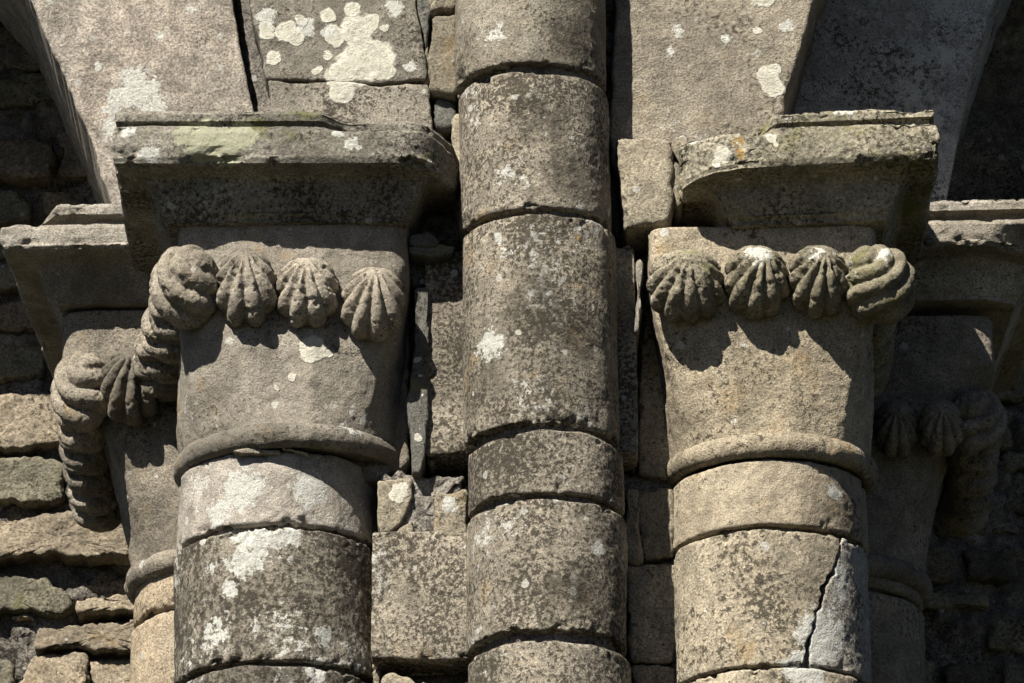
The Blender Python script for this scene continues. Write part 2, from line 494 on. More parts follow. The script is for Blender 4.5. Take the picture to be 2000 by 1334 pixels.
def drum(name, top, bot, r, Yc, mat, parent, prof=None, **kw):
    """top / bot = (px, py) of the front of the upper and lower bed joint"""
    a = P(top[0], top[1], Yc - r); b = P(bot[0], bot[1], Yc - r)
    a[1] = b[1] = Yc
    return prism(name, circle_prof(r) if prof is None else prof, b, a, mat, parent, **kw)

def core(name, top, bot, r, Yc, mat, parent):
    a = P(top[0], top[1], Yc - r); b = P(bot[0], bot[1], Yc - r)
    a[1] = b[1] = Yc
    return prism(name, circle_prof(r, h=.012), b, a, mat, parent, edge=.004, amp=.006, chip=0, h=.012)

def slab(name, outline, Yf, depth, mat, parent, edge=0.012, amp=0.003, rough=0.0035, h=0.005, tx=0.0, tz=0.0, bulge=0.0, pits=0.0, fn=None, world=False, jag=9.0, chip=0.0):
    """a stone with the given face outline (survey pixels) on the plane Yf, running depth metres into the wall"""
    s = nseed()
    if world:
        w = np.array(outline, float)
    else:
        w = np.array([P(x, y, Yf)[[0, 2]] for x, y in outline])
    # soften the corners once
    q = []
    for k in range(len(w)):
        a, b = w[k], w[(k + 1) % len(w)]
        l = np.linalg.norm(b - a) + 1e-9
        f = min(0.25, edge * 0.8 / l)
        q += [a + (b - a) * f, b + (a - b) * f]
    b = resample(q, h)
    b3 = np.stack([b[:, 0], np.full(len(b), Yf), b[:, 1]], -1)
    n2 = loop_normals(b)
    b = b + n2 * (fbm(b3, jag, 4, s) * rough * 1.6 + fbm(b3, 60, 2, s + 4) * rough * 0.7)[:, None]
    n2 = loop_normals(b)
    area = 0.5 * abs(np.sum(b[:, 0] * np.roll(b[:, 1], -1) - b[:, 1] * np.roll(b[:, 0], -1)))
    c = b.mean(0)
    dist = np.linalg.norm(b - c, axis=1)
    nr = max(6, int(np.median(dist) / h))
    tt = np.linspace(0, 1, nr + 1) ** 1.25
    tt = tt[:-1]
    tt = np.concatenate([tt, [0.995]])
    rows = []; wear = []; dd = []
    back = [depth, depth * .5, edge * 2.2, edge * 1.4]
    for y in back:
        rows.append(np.stack([b[:, 0], np.full(len(b), Yf + y), b[:, 1]], -1)); wear.append(np.zeros(len(b))); dd.append(np.zeros(len(b)))
    cosn = np.clip(np.abs(((c - b) / dist[:, None] * n2).sum(1)), 0.25, 1)
    size = math.sqrt(area)
    for t in tt:
        p = b + (c - b) * t
        d = t * dist * cosn
        u = np.clip(1 - d / edge, 0, 1)
        y = Yf + edge * (1 - np.sqrt(np.maximum(0, 1 - u * u))) - bulge * sstep(0, size * .4, d)
        rows.append(np.stack([p[:, 0], y, p[:, 1]], -1)); wear.append(np.exp(-(d / .014) ** 2)); dd.append(d)
    G = np.array(rows); wear = np.array(wear)
    G[..., 1] += tx * (G[..., 0] - c[0]) + tz * (G[..., 2] - c[1])
    if fn is not None:
        G[..., 1] += fn(G[..., 0], G[..., 2])
    n = grid_normals(G, True)
    if (n[len(back) + 4:, :, 1]).mean() > 0:
        n = -n
    n[:2] *= 0
    fl = sstep(edge * .9, edge * 1.8, np.array(dd))[..., None]         # plain face: relief straight out
    n = n * (1 - fl) + np.array([0, -1.0, 0]) * fl
    G = rock(G, n, amp, s, wear, chip, pits)
    return grid_mesh(name, G, mat, parent)

def abacus(name, x0, x1, yf, yb, ztop, prof, mat, parent, skl=0.0, skr=0.0, amp=0.0025, chip=0.014, h=0.005, slope=0.0, fn=None):
    """moulded block: section prof = [(overhang, drop, wear)] swept round left return, front and right return"""
    s = nseed()
    pr = np.array(prof, float)
    seg = np.concatenate([[0], np.cumsum(np.hypot(np.diff(pr[:, 0]), np.diff(pr[:, 1])))])
    n = int(seg[-1] / 0.0042)
    tt = np.unique(np.concatenate([np.linspace(0, seg[-1], n), seg]))
    o = np.interp(tt, seg, pr[:, 0]); z = np.interp(tt, seg, pr[:, 1]); w = np.interp(tt, seg, pr[:, 2])
    nx = int((x1 - x0 + .2) / h); ny = int((yb - yf) / (h * 1.8))
    fx = np.linspace(0, 1, nx); fy = np.linspace(0, 1, ny)
    rows = []
    for oo, zz in zip(o, z):
        L = np.stack([np.full(ny, x0 - oo), yb + (yf - oo - yb) * fy], -1)[:-1]
        F = np.stack([x0 - oo + (x1 - x0 + 2 * oo) * fx, np.full(nx, yf - oo)], -1)
        Rr = np.stack([np.full(ny, x1 + oo), yf - oo + (yb - yf + oo) * fy], -1)[1:]
        q = np.vstack([L, F, Rr])
        mid = (x0 + x1) / 2
        k = np.where(q[:, 0] < mid, skl, skr)
        q[:, 0] += k * (q[:, 1] - yf) * sstep(0, .05, np.abs(q[:, 0] - mid) - abs(x1 - x0) * .2)
        rows.append(np.stack([q[:, 0], q[:, 1], np.full(len(q), ztop - zz) + slope * (q[:, 0] - mid)], -1))
    G = np.array(rows)
    nr = grid_normals(G, False)
    cen = G.mean((0, 1)); cen[1] = (yf + yb) / 2
    if ((G - cen) * nr).sum() < 0:
        nr = -nr
    wear = np.repeat(w[:, None], G.shape[1], 1)
    # corners wear more
    cw = np.maximum(np.exp(-((G[..., 0] - (x0 - .11)) / .02) ** 2), np.exp(-((G[..., 0] - (x1 + .11)) / .02) ** 2)) * np.exp(-((G[..., 1] - (yf - .11)) / .03) ** 2)
    wear = np.maximum(wear, cw * .8)
    if fn is not None:
        G = fn(G, nr)
    G = rock(G, nr, amp, s, wear, chip, 0.0)
    R, C, _ = G.shape
    # close to a solid: the back edges joined by the caps
    return grid_mesh(name, G, mat, parent, closed=True)

def bell(name, rows_spec, mat, parent, amp=0.002, h=0.0045, facets=12, pits=0.0):
    """capital body: rows_spec = [(z, cx, cy, hx, hy, blend)] square block (0) melting into a round (1)"""
    s = nseed()
    rs = np.array(rows_spec, float)
    z = np.arange(rs[:, 0].min(), rs[:, 0].max() + h * .5, h)[::-1]
    o = np.argsort(rs[:, 0]); rs = rs[o]
    I = lambda k: np.interp(z, rs[:, 0], rs[:, k])
    cx, cy, hx, hy, f = I(1), I(2), I(3), I(4), I(5)
    th = np.linspace(-math.pi, math.pi, 340, endpoint=False)
    sn, cs = np.sin(th)[None], -np.cos(th)[None]
    ax = np.abs(sn) / hx[:, None]; ay = np.abs(cs) / hy[:, None]
    pw = 14 - 12 * f[:, None] ** 0.6
    rsq = (ax ** pw + ay ** pw) ** (-1 / pw)
    if facets:
        fa = 2 * math.pi / facets
        loc = (th + .07 + fa / 2) % fa - fa / 2
        fac = (1 / np.cos(loc)) / (1 / np.cos(fa / 2)) * 1.012
        k = (sstep(.2, .6, f) * (1 - sstep(.93, 1, f)))[:, None]
        rsq = rsq * (1 + k * (fac[None] - 1))
    G = np.stack([cx[:, None] + rsq * sn, cy[:, None] + rsq * cs, np.repeat(z[:, None], len(th), 1)], -1)
    n = grid_normals(G, True)
    if ((G - G.mean((0, 1))) * n).sum() < 0:
        n = -n
    G = rock(G, n, amp, s, None, 0, pits)
    return grid_mesh(name, G, mat, parent)

def ring(name, c, R, rz, rr, mat, parent, squash=1.0, a0=-180, a1=180):
    s = nseed()
    th = np.radians(np.linspace(a0, a1, 300, endpoint=False)); ph = np.linspace(0, 2 * math.pi, 26)
    T, F = np.meshgrid(th, ph, indexing='xy')
    rad = R + rr * np.cos(F)
    G = np.stack([c[0] + rad * np.sin(T), c[1] - rad * np.cos(T) * squash, c[2] + rz * np.sin(F)], -1)
    n = grid_normals(G, True)
    dirs = np.stack([np.cos(F) * np.sin(T), -np.cos(F) * np.cos(T), np.sin(F)], -1)
    if (dirs * n).sum() < 0:
        n = -n
    wear = sstep(.2, 1, np.cos(F - .3))
    G = rock(G, n, .0022, s, wear, .006)
    return grid_mesh(name, G, mat, parent, cap0=False, cap1=False)

def shell(c, nrm, rx, rz, rn, mat, parent, ribs=6, spread=150, hinge=(0, .55), amp=0.011, erode=0.003, roll=0.0, wide=0.0, seed=None, coil=None):
    """scallop shell: ribs fan from a hinge and curl under at the bottom"""
    s = nseed() if seed is None else seed
    nrm = np.array(nrm, float); nrm /= np.linalg.norm(nrm)
    up = np.array([0, 0, 1.0]); rt = np.cross(up, nrm)          # to the right as seen from outside
    rt, up = rt * math.cos(roll) + up * math.sin(roll), up * math.cos(roll) - rt * math.sin(roll)
    lat = np.linspace(-math.pi / 2 + .02, math.pi / 2 - .02, 70); lon = np.linspace(-math.pi, math.pi, 128, endpoint=False)
    A, B = np.meshgrid(lon, lat)
    # poles on the horizontal axis of the shell keep the front evenly meshed
    u = np.sin(B); v = np.cos(B) * np.sin(A); w = np.cos(B) * np.cos(A)
    rad = 1.0 + 0.10 * (1 - w * w) * (np.abs(u * v) * 1.2)      # slightly squared outline
    hx, hz = hinge[0] * rx, hinge[1] * rz
    x = u * rx * rad; z = v * rz * rad
    x = x * (1 + wide * np.clip(-v, -1, 1))
    phi = np.arctan2(x - hx, hz - z)
    k = ribs * math.pi / math.radians(spread)
    rho = np.hypot(x - hx, z - hz)
    fade = sstep(rx * .15, rx * .7, rho) * sstep(-.6, -.1, w)
    fade *= sstep(math.radians(spread * .5 + 25), math.radians(spread * .5 - 5), np.abs(phi))
    lob = 1 - np.abs(np.cos(k * phi + (0 if ribs % 2 else math.pi / 2))) ** 0.75
    if coil is not None:                                        # ribs coil round a point instead of fanning
        rc_ = np.hypot(x / rx - coil[0], z / rz - coil[1])
        lob = 1 - np.abs(np.cos(rc_ * coil[2])) ** 0.75
        fade = sstep(-.5, 0, w) * sstep(.15, .5, rc_)
    d = -amp * fade * lob
    loc = np.stack([x, z, w * rn * rad], -1)
    nl = np.stack([u / rx, v / rz, w / rn], -1); nl /= np.linalg.norm(nl, axis=2, keepdims=True)
    loc = loc + nl * d[..., None]
    G = np.array(c)[None, None] + loc[..., :1] * rt + loc[..., 1:2] * up + loc[..., 2:3] * nrm
    n = grid_normals(G, True)
    if ((G - np.array(c)) * n).sum() < 0:
        n = -n
    G = rock(G, n, erode, s, None, 0, erode * .9, lump=.8)
    return grid_mesh("scallop_shell", G, mat, parent)

# ------------------------------------------------------------------ ground
gm = stone_mat('grass_ground', (0.040, 0.045, 0.018), (0.045, 0.042, 0.020), dark=0.3, white=0, grain=1.0)
gx = np.linspace(-1, 1, 41); gx = np.sign(gx) * np.abs(gx) ** 2.5 * 600
GX, GY = np.meshgrid(gx, gx)
GG = np.stack([GX, GY, fbm(np.stack([GX, GY, 0 * GX], -1), .05, 3, 3) * .15 - .1], -1)
g = grid_mesh("ground", GG, gm, None, closed=False, outward=(0, 0, 1))
g["kind"] = "structure"

# ------------------------------------------------------------------ pier wall between the columns (core, infill stones)
pier = thing("pier_wall", "infill of small stones, slate slivers and grey mortar either side of the central shaft", "wall", (0, .3, 0))
# mortar core of the pier, running from the ground up
def boxgrid(name, x0, x1, y0, y1, z0, z1, mat, parent, h=0.02, amp=0.012, zlo=None):
    """rough mortar block, finely meshed on its front"""
    xs = np.linspace(x0, x1, max(3, int((x1 - x0) / h)))
    zs = np.linspace(z0, z1, max(3, int((z1 - z0) / h)))
    X, Z = np.meshgrid(xs, zs)
    F = np.stack([X, np.full_like(X, y0), Z], -1)
    d = fbm(F, 14, 3, nseed()) * amp + fbm(F, 60, 3, nseed()) * amp * .6
    F[..., 1] += d
    ed = np.ones_like(X); 
    rows = [F]
    R, C, _ = F.shape
    # sides folded back
    L = F[:, :1].copy(); L[..., 1] = y1
    Rr = F[:, -1:].copy(); Rr[..., 1] = y1
    G = np.concatenate([L, F, Rr], 1)
    T = G[-1:].copy(); T[..., 1] = y1
    B = G[:1].copy(); B[..., 1] = y1
    G = np.concatenate([B, G, T], 0)
    return grid_mesh(name, G, mat, parent, closed=False, outward=(0, -1, 0))
xl = P(330, 800, .12)[0]; xr = P(1720, 800, .12)[0]
zt = P(1000, -500, .1)[2]; zb = P(1000, 1500, .1)[2]
zm = P(1000, 470, -.07)[2]
boxgrid("mortar", xl + .12, xr - .12, -.022, .95, zb, zm, M['mortar'], pier, h=.009, amp=.014)
boxgrid("mortar", P(640, 200, 0)[0], P(1440, 200, 0)[0], -.066, .3, zm + .001, zt, M['mortar'], pier, h=.009, amp=.014)
boxgrid("mortar", P(440, 200, .3)[0], P(1610, 200, .3)[0], .29, .95, zm + .001, zt + .2, M['mortar'], pier, h=.04, amp=.01)
boxgrid("mortar", xl + .14, xr - .14, -.015, .94, -.1, zb - .001, M['mortar'], pier, h=.1, amp=.01)

ST = lambda *a, **k: slab("stone", *a, parent=pier, **k)
# left of the shaft, above the springing
ST([(842, 28), (893, 24), (895, 120), (893, 186), (840, 178), (838, 100)], -.146, .1, M['infill'], edge=.008)
ST([(838, -60), (893, -60), (892, 18), (842, 22)], -.142, .1, M['infill'], edge=.008)
ST([(810, -40), (832, -40), (840, 20), (832, 100), (822, 60)], -0.12, .06, M['slate'], edge=.006, amp=.005)
ST([(822, 100), (837, 85), (840, 130), (832, 165)], -0.12, .06, M['infill'], edge=.006, amp=.005)
ST([(850, 190), (888, 196), (888, 250), (852, 250)], -0.12, .06, M['slate'], edge=.008, amp=.008)
ST([(888, 226), (910, 222), (910, 336), (892, 332), (882, 300)], -0.130, .1, M['infill'], edge=.006)
ST([(893, 342), (912, 342), (912, 475), (896, 470)], -0.12, .1, M['infill'], edge=.006)
ST([(800, 462), (838, 452), (860, 470), (850, 482), (802, 478)], -0.190, .2, M['slate'], edge=.003, amp=.0015)
ST([(796, 480), (850, 474), (892, 478), (888, 492), (850, 501), (800, 494)], -0.185, .2, M['slate'], edge=.003, amp=.0015)
ST([(802, 505), (842, 510), (842, 552), (806, 556)], -0.12, .08, M['slate'], edge=.006, amp=.008)
ST([(812, 562), (838, 556), (838, 700), (836, 800), (830, 900), (822, 930), (800, 925), (803, 860), (796, 780), (806, 690)], -0.160, .1, M['slate'], edge=.006, amp=.0025)
ST([(836, 846), (852, 842), (856, 880), (846, 912), (834, 905)], -0.12, .08, M['infill'], edge=.01, amp=.004)
# left of the shaft, below
ST([(736, 938), (768, 934), (803, 931), (804, 985), (786, 1024), (736, 1066)], -.140, .1, M['infill'], edge=.005, amp=.003)
ST([(790, 1026), (806, 1012), (806, 1052), (796, 1072), (766, 1066), (764, 1050)], -.138, .1, M['infill'], edge=.006, amp=.003)
ST([(842, 958), (880, 962), (913, 955), (916, 1000), (914, 1044), (880, 1054), (846, 1044)], -.140, .1, M['infill'], edge=.006, amp=.004)
ST([(832, 1052), (876, 1058), (900, 1056), (870, 1072), (850, 1080), (832, 1072)], -.132, .08, M['slate'], edge=.005, amp=.004)
ST([(748, 1316), (800, 1320), (816, 1332), (816, 1420), (745, 1420)], -.13, .1, M['infill'], edge=.005, amp=.003)
ST([(822, 1328), (860, 1336), (916, 1326), (920, 1420), (822, 1420)], -.128, .1, M['infill'], edge=.005, amp=.003)
ST([(729, 1150), (742, 1165), (742, 1235), (730, 1300)], -.095, .1, M['slate'], edge=.005, amp=.004)
ST([(729, 1308), (742, 1305), (742, 1400), (730, 1400)], -.095, .1, M['infill'], edge=.005, amp=.004)
slab("mortar", [(738, 930), (800, 922), (918, 918), (919, 1090), (830, 1085), (740, 1075)], -.130, .1, M['mortar'], pier, edge=.01, amp=.006, rough=.01, pits=.003, h=.004)
# right of the shaft
ST([(1198, 268), (1215, 260), (1315, 262), (1312, 330), (1308, 438), (1235, 446), (1215, 450), (1206, 380)], -0.195, .2, M['infill'], edge=.012, amp=.004, chip=.01)
ST([(1303, 310), (1322, 312), (1328, 350), (1336, 405), (1322, 410), (1312, 380)], -0.180, .15, M['infill'], edge=.008, amp=.006)
ST([(1316, 275), (1340, 262), (1345, 330), (1340, 400), (1330, 350), (1318, 310)], -0.160, .15, M['infill'], edge=.008, amp=.006)
ST([(1240, 520), (1248, 504), (1256, 515), (1254, 600), (1244, 650), (1238, 640)], -0.170, .12, M['abIn'], edge=.004, amp=.003)
for x, y, w, hh in ((1195, 15, 30, 22), (1208, 50, 26, 26), (1192, 80, 22, 30), (1210, 100, 24, 40), (1194, 130, 16, 36)):
    ST([(x - w / 2, y + 6), (x, y - hh / 2), (x + w / 2, y - 4), (x + w / 2 - 4, y + hh / 2), (x - w / 2 + 4, y + hh / 2)], -0.095, .08, M['slate'], edge=.006, amp=.008, tx=.6)
ST([(1252, 965), (1315, 955), (1318, 1085), (1256, 1095), (1246, 1030)], -.058, .1, M['infill'], edge=.006, amp=.006)
ST([(1224, 955), (1248, 958), (1244, 1030), (1250, 1096), (1226, 1098)], -.058, .1, M['infill'], edge=.006, amp=.006)
ST([(1226, 1106), (1320, 1100), (1325, 1200), (1318, 1292), (1232, 1290)], -.058, .1, M['infill'], edge=.006, amp=.006)
ST([(1232, 1300), (1325, 1300), (1330, 1420), (1235, 1420)], -.058, .1, M['infill'], edge=.006, amp=.006)

# ------------------------------------------------------------------ central shaft
shaft = thing("wall_shaft", "slender half-round central shaft of stacked drums rising between the two pale capitals", "column", P(1060, 900, Y_SHAFT) * [1, 1, 0])
D = lambda top, bot, r=R_SHAFT, mat='shaft', prof=None, **k: drum("drum", top, bot, r, Y_SHAFT, M[mat], shaft, prof, **k)
wy = Y_WING - Y_SHAFT
D((1030, -620), (1035, -160), mat='shaft_pale')
D((1035, -150), (1037, 121), r=.1465, mat='shaft_pale', edge=.006)
D((1042, 136), (1046, 404), r=.1465, edge=.008, wob=.006)
D((1052, 417), (1057, 826), r=.148, prof=wing_prof(.148, .220, .185, wy), edge=.006)
D((1066, 842), (1067, 960), r=.1475, edge=.006, wob=.006)
D((1067, 975), (1069, 1227), r=.151, prof=wing_prof(.151, .33, None, wy), edge=.006)
D((1074, 1250), (1076, 1480), r=.152, edge=.009, wob=.006)
core("mortar", (1030, -600), (1076, 1480), .128, Y_SHAFT, M['mortar'], shaft)
a = P(1076, 1484, Y_SHAFT - .15)
zc = a[2]
while zc > .05:
    zn = max(0.0, zc - .34)
    prism("drum", circle_prof(.15, h=.02), (a[0], Y_SHAFT, zn + .006), (a[0], Y_SHAFT, zc - .004), M['shaft'], shaft, h=.05)
    zc = zn

# ------------------------------------------------------------------ columns
def column(label, specs, cx_low, r, Yc, matlow, loc_px, mcore, group="columns of the pier"):
    t = thing("stone_column", label, "column", P(*loc_px, Yc) * [1, 1, 0], group)
    for top, bot, rr, mat, kw in specs:
        drum("drum", top, bot, rr, Yc, M[mat], t, **kw)
    core("mortar", mcore[0], mcore[1], r - .022, Yc, M['mortar'], t)
    a = P(cx_low, specs[-1][1][1] + 6, Yc - r); zc = a[2]
    while zc > .05:
        zn = max(0.0, zc - .31)
        prism("drum", circle_prof(r, h=.02), (a[0], Yc, zn + .006), (a[0], Yc, zc - .004), M[matlow], t, h=.05)
        zc = zn
    return t
column("stout left column with dark drum blotched by white lichen, under the grey capital",
    [((536, 880), (534, 1022), .194, 'colL_top', dict(edge=.007)),
     ((532, 1030), (532, 1289), .197, 'colL', dict(edge=.007, amp=.0026)),
     ((532, 1297), (533, 1490), .196, 'colL', dict(edge=.007))],
    533, .196, 0.0, 'colL', (532, 1200), ((536, 885), (533, 1490)))

# right column: its second drum is split by a slanting crack into two pieces
def split_prof(r, side):
    def f(t):
        tc = math.asin(np.interp(t, [0, .2, .45, .62, .8, 1], [57, 66, 86, 100, 122, 132]) * 1e-3 / r) + 0.010 * math.sin(t * 29) + .007 * math.sin(t * 71 + 1)
        g = (.0042 + .0018 * math.sin(t * 11 + 1) + .0012 * math.sin(t * 47) + (.0012 * math.sin(t * 91) if side > 0 else .0014 * math.sin(t * 63 + 2))) / r
        a0, a1 = (math.radians(-118), tc - g) if side < 0 else (tc + g, math.radians(118))
        n = 170 if side < 0 else 80
        th = np.linspace(a0, a1, n)
        arc = np.stack([r * np.sin(th), -r * np.cos(th)], -1)
        inner = np.stack([(r - .05) * np.sin(th[::-6]), -(r - .05) * np.cos(th[::-6])], -1)
        e1 = arc[-1] * (1 - np.linspace(.06, .22, 4)[:, None])
        e0 = arc[0] * (1 - np.linspace(.22, .06, 4)[:, None])
        return np.vstack([arc, e1, inner[1:-1], e0])
    return f
colR = column("stout right column of beige drums, one split by a slanting crack, under the tan capital",
    [((1508, 898), (1508, 1026), .191, 'colR_top', dict(edge=.007)),
     ((1516, 1303), (1520, 1490), .192, 'colR', dict(edge=.006))],
    1520, .192, 0.0, 'colR', (1512, 1200), ((1508, 900), (1520, 1490)))
for sd in (-1, 1):
    drum("drum", (1510, 1034), (1514, 1297), .192 if sd < 0 else .1905, 0.0, M['colR' if sd < 0 else 'colR_pale'], colR, prof=split_prof(.192 if sd < 0 else .1905, sd), edge=.005, chip=.006, wob=.003)
YI = STEP
column("ochre inner column half hidden behind the left column, against the rubble wall",
    [((441, 1058), (441, 1172), .194, 'colIn', dict(edge=.01)),
     ((438, 1180), (434, 1490), .198, 'colIn', dict(edge=.01))],
    434, .198, YI, 'colIn', (440, 1200), ((441, 1062), (434, 1490)))
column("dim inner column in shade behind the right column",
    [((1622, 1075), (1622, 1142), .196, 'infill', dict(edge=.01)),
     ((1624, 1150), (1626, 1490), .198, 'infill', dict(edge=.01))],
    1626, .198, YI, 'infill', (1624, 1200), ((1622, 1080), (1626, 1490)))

# ------------------------------------------------------------------ capitals
def capital(label, blk, ytop, yring, ringc, ringR, Yf, Yb, shells, side, mats, slabspec=None, ringz=.024, deep=False):
    """blk = (x left px, x right px) of the square block; ringc = px of ring axis; side = -1 left flank shows, +1 right flank shows"""
    cap_m, shell_m = mats
    Yc_ring = Yf + .215
    zt_ = P((blk[0] + blk[1]) / 2, ytop, Yf)[2]
    xl_ = P(blk[0], ytop, Yf)[0]; xr_ = P(blk[1], ytop, Yf)[0]
    cxb = (xl_ + xr_) / 2; hx = (xr_ - xl_) / 2
    cyb = (Yf + Yb) / 2; hy = (Yb - Yf) / 2
    rc = P(ringc, yring, Yc_ring - ringR)
    zr = rc[2]
    t = thing("carved_capital", label, "capital", (cxb, cyb, zr - .03), "carved capitals")
    H = zt_ - zr
    rb = ringR + .012; rl = ringR + .003
    k1, k2 = (.3, .75) if not deep else (.5, .82)
    bell("bell", [(zt_, cxb, cyb, hx, hy, 0), (zt_ - .10, cxb, cyb, hx, hy, 0.0),
                  (zt_ - .17, cxb * (1 - k1) + rc[0] * k1, cyb * (1 - k1) + Yc_ring * k1, hx * (1 - k1) + rb * k1, hy * (1 - k1) + rb * k1 - .004, .4),
                  (zt_ - H * .62, cxb * (1 - k2) + rc[0] * k2, cyb * (1 - k2) + Yc_ring * k2, hx * (1 - k2) + rb * k2, hy * (1 - k2) + rb * k2 - .006, .8),
                  (zt_ - H * .86, rc[0], Yc_ring, rb, rb - .008, .95),
                  (zr - .016, rc[0], Yc_ring, rl, rl, 1)], cap_m, t, pits=.0014, amp=.0026)
    ring("neck_ring", (rc[0], Yc_ring, zr), ringR, ringz, .020, cap_m, t)
    for sp in shells:
        px, py, rx, rz, rn, nrm, dy, kw = sp
        c = P(px, py, Yf + dy)
        shell(c, nrm, rx * 1e-3, rz * 1e-3, rn * 1e-3, shell_m, t, **kw)
    return t, (xl_, xr_, zt_, hx)

F = (0, -1, 0)
capl, infoL = capital("grey left capital with worn scallop shells above a bright round lichen spot",
    (345, 797), 431, 850, 562, .211, -.215, .275,
    [(362, 562, 66, 84, 72, (-.6, -1, 0), .0, dict(amp=.013, erode=.0036, coil=(.95, .55, 5.2))),
     (480, 566, 60, 78, 54, F, -.012, dict(ribs=6, spread=120, amp=.0145, erode=.0036, hinge=(0, .95))),
     (600, 572, 61, 70, 54, F, -.012, dict(ribs=6, spread=125, amp=.0135, erode=.004, hinge=(0, .9))),
     (728, 594, 62, 74, 54, F, -.012, dict(ribs=6, spread=120, amp=.015, erode=.002, roll=-.12, hinge=(0, .9)))],
    -1, (M['capL'], M['shellL']))
for k, (px, py, yy) in enumerate(((350, 606, -.10), (334, 646, .01), (322, 686, .12), (316, 724, .225))):
    shell(P(px, py, yy), (-1, -.12, 0), .062, .070 - .002 * k, .062, M['shellL'], capl, amp=.017, erode=.003, coil=(.9, .3, 4.6))
slab("flank", [(600, 440), (797, 440), (801, 640), (797, 780), (800, 905), (740, 940), (600, 940)], -.10, .25, M['capL'], capl, edge=.008, amp=.002)

for fl in ([(455, 880), (476, 876), (548, 881), (542, 886), (470, 885)], [(548, 875), (566, 874), (604, 884), (598, 887)]):
    slab("slate_flake", fl, -.205, .05, M['shellL'], capl, edge=.0015, amp=.001, rough=.002, h=.003)
capr, infoR = capital("tan right capital with scallop shells, the corner one coiled, above faceted bell",
    (1266, 1712), 441, 869, 1511, .190, -.215, .275,
    [(1340, 560, 74, 72, 66, F, -.01, dict(ribs=7, spread=140, amp=.012, erode=.004, hinge=(.1, .7))),
     (1478, 552, 63, 72, 66, F, -.012, dict(ribs=6, spread=140, amp=.014, erode=.0035, hinge=(.25, .6))),
     (1598, 552, 59, 72, 66, F, -.012, dict(ribs=6, spread=140, amp=.015, erode=.003, hinge=(.25, .65))),
     (1716, 556, 76, 78, 70, (.6, -1, 0), .0, dict(amp=.0125, erode=.0036, coil=(-1.05, .95, 6.6)))],
    1, (M['capR'], M['shellR']))
xr_ = infoR[1]
zs = P(1700, 556, -.215)[2]
for k, yy in enumerate((-.06, .05, .16, .26)):
    shell((xr_ - .004 + .02 * (yy + .1), yy, zs), (1, 0, 0), .058, .068, .050, M['shellR'], capr, ribs=6, amp=.019, erode=.003, hinge=(0, .9))
slab("flank", [(1266, 446), (1460, 446), (1460, 940), (1300, 935), (1243, 925), (1250, 780), (1258, 640)], -.055, .2, M['capR'], capr, edge=.008, amp=.003)

cil, infoIL = capital("recessed far left capital with coiled corner scallop, standing before the rubble wall",
    (117, 590), 606, 1083, 441, .196, .265, .93,
    [(158, 766, 66, 84, 60, (-.75, -1, 0), .02, dict(amp=.017, erode=.0026, coil=(.75, .75, 5.4))),
     (258, 756, 62, 80, 66, F, -.01, dict(ribs=7, spread=150, amp=.020, erode=.003, hinge=(.1, .8))),
     ],
    -1, (M['capIn'], M['capIn']), deep=True)
for k, (px, py, yy) in enumerate(((166, 818, .40), (172, 862, .53), (179, 906, .655), (186, 948, .775), (194, 982, .87))):
    shell(P(px, py, yy), (-1, -.12, 0), .066, .076 - .003 * k, .062, M['capIn'], cil, amp=.018, erode=.0028, coil=(.9, .3, 4.6))
cir, infoIR = capital("recessed far right capital in deep shade behind the tan capital",
    (1470, 1945), 619, 1100, 1622, .196, .265, .93,
    [(1912, 826, 56, 72, 60, (.75, -1, 0), .02, dict(amp=.018, erode=.003, coil=(-.9, .8, 5.4))),
     (1838, 838, 44, 58, 50, F, -.01, dict(ribs=6)),
     (1750, 838, 44, 58, 50, F, -.01, dict(ribs=6)),
     ],
    1, (M['capIn'], M['capIn']), deep=True)
for k, (px, py, yy) in enumerate(((1900, 868, .40), (1895, 912, .53), (1887, 954, .655), (1879, 994, .775))):
    shell(P(px, py, yy), (1, -.12, 0), .064, .070 - .003 * k, .058, M['capIn'], cir, amp=.017, erode=.0028, coil=(-.9, .3, 4.6))

# ------------------------------------------------------------------ abaci (impost blocks)
PROF = [(-.10, 0, 0), (.095, .0, .2), (.108, .003, 1), (.113, .010, .7), (.112, .024, .5), (.104, .027, .1), (.103, .032, .1),
        (.112, .036, .4), (.117, .050, .2), (.119, .078, .3), (.118, .100, .8), (.112, .112, 1), (.098, .116, .5), (.085, .117, .2),
        (.060, .119, .2), (.048, .131, .1), (.036, .157, 0), (.026, .179, 0), (.018, .187, .3), (.017, .1945, .2), (.0, .1955, 0), (-.10, .1955, 0)]
PROF_IN = [(-.10, 0, 0), (.085, .0, .2), (.104, .003, .8), (.110, .012, .5), (.109, .028, .6), (.082, .032, .1), (.080, .044, .1),
        (.108, .049, .6), (.117, .060, .2), (.119, .080, .3), (.117, .096, .8), (.110, .104, 1), (.098, .107, .5), (.080, .109, .2),
        (.060, .112, .2), (.048, .124, .1), (.036, .146, 0), (.026, .166, 0), (.018, .176, .3), (.017, .1835, .2), (.0, .1845, 0), (-.10, .1845, 0)]
def mk_abacus(label, xl_px, xr_px, ytop, Yf, Yb, mat, PROF=PROF, **kw):
    a = P(xl_px, ytop, Yf - .112); b = P(xr_px, ytop, Yf - .112)
    z = P((max(xl_px, 0) + min(xr_px, 2000)) / 2, ytop, Yf - .112)[2]
    o = abacus("abacus", a[0] + .112, b[0] - .112, Yf, Yb, z, PROF, mat, None, **kw)
    o["label"] = label; o["category"] = "abacus"; o["kind"] = "thing"; o["group"] = "moulded abaci over the capitals"
    return o
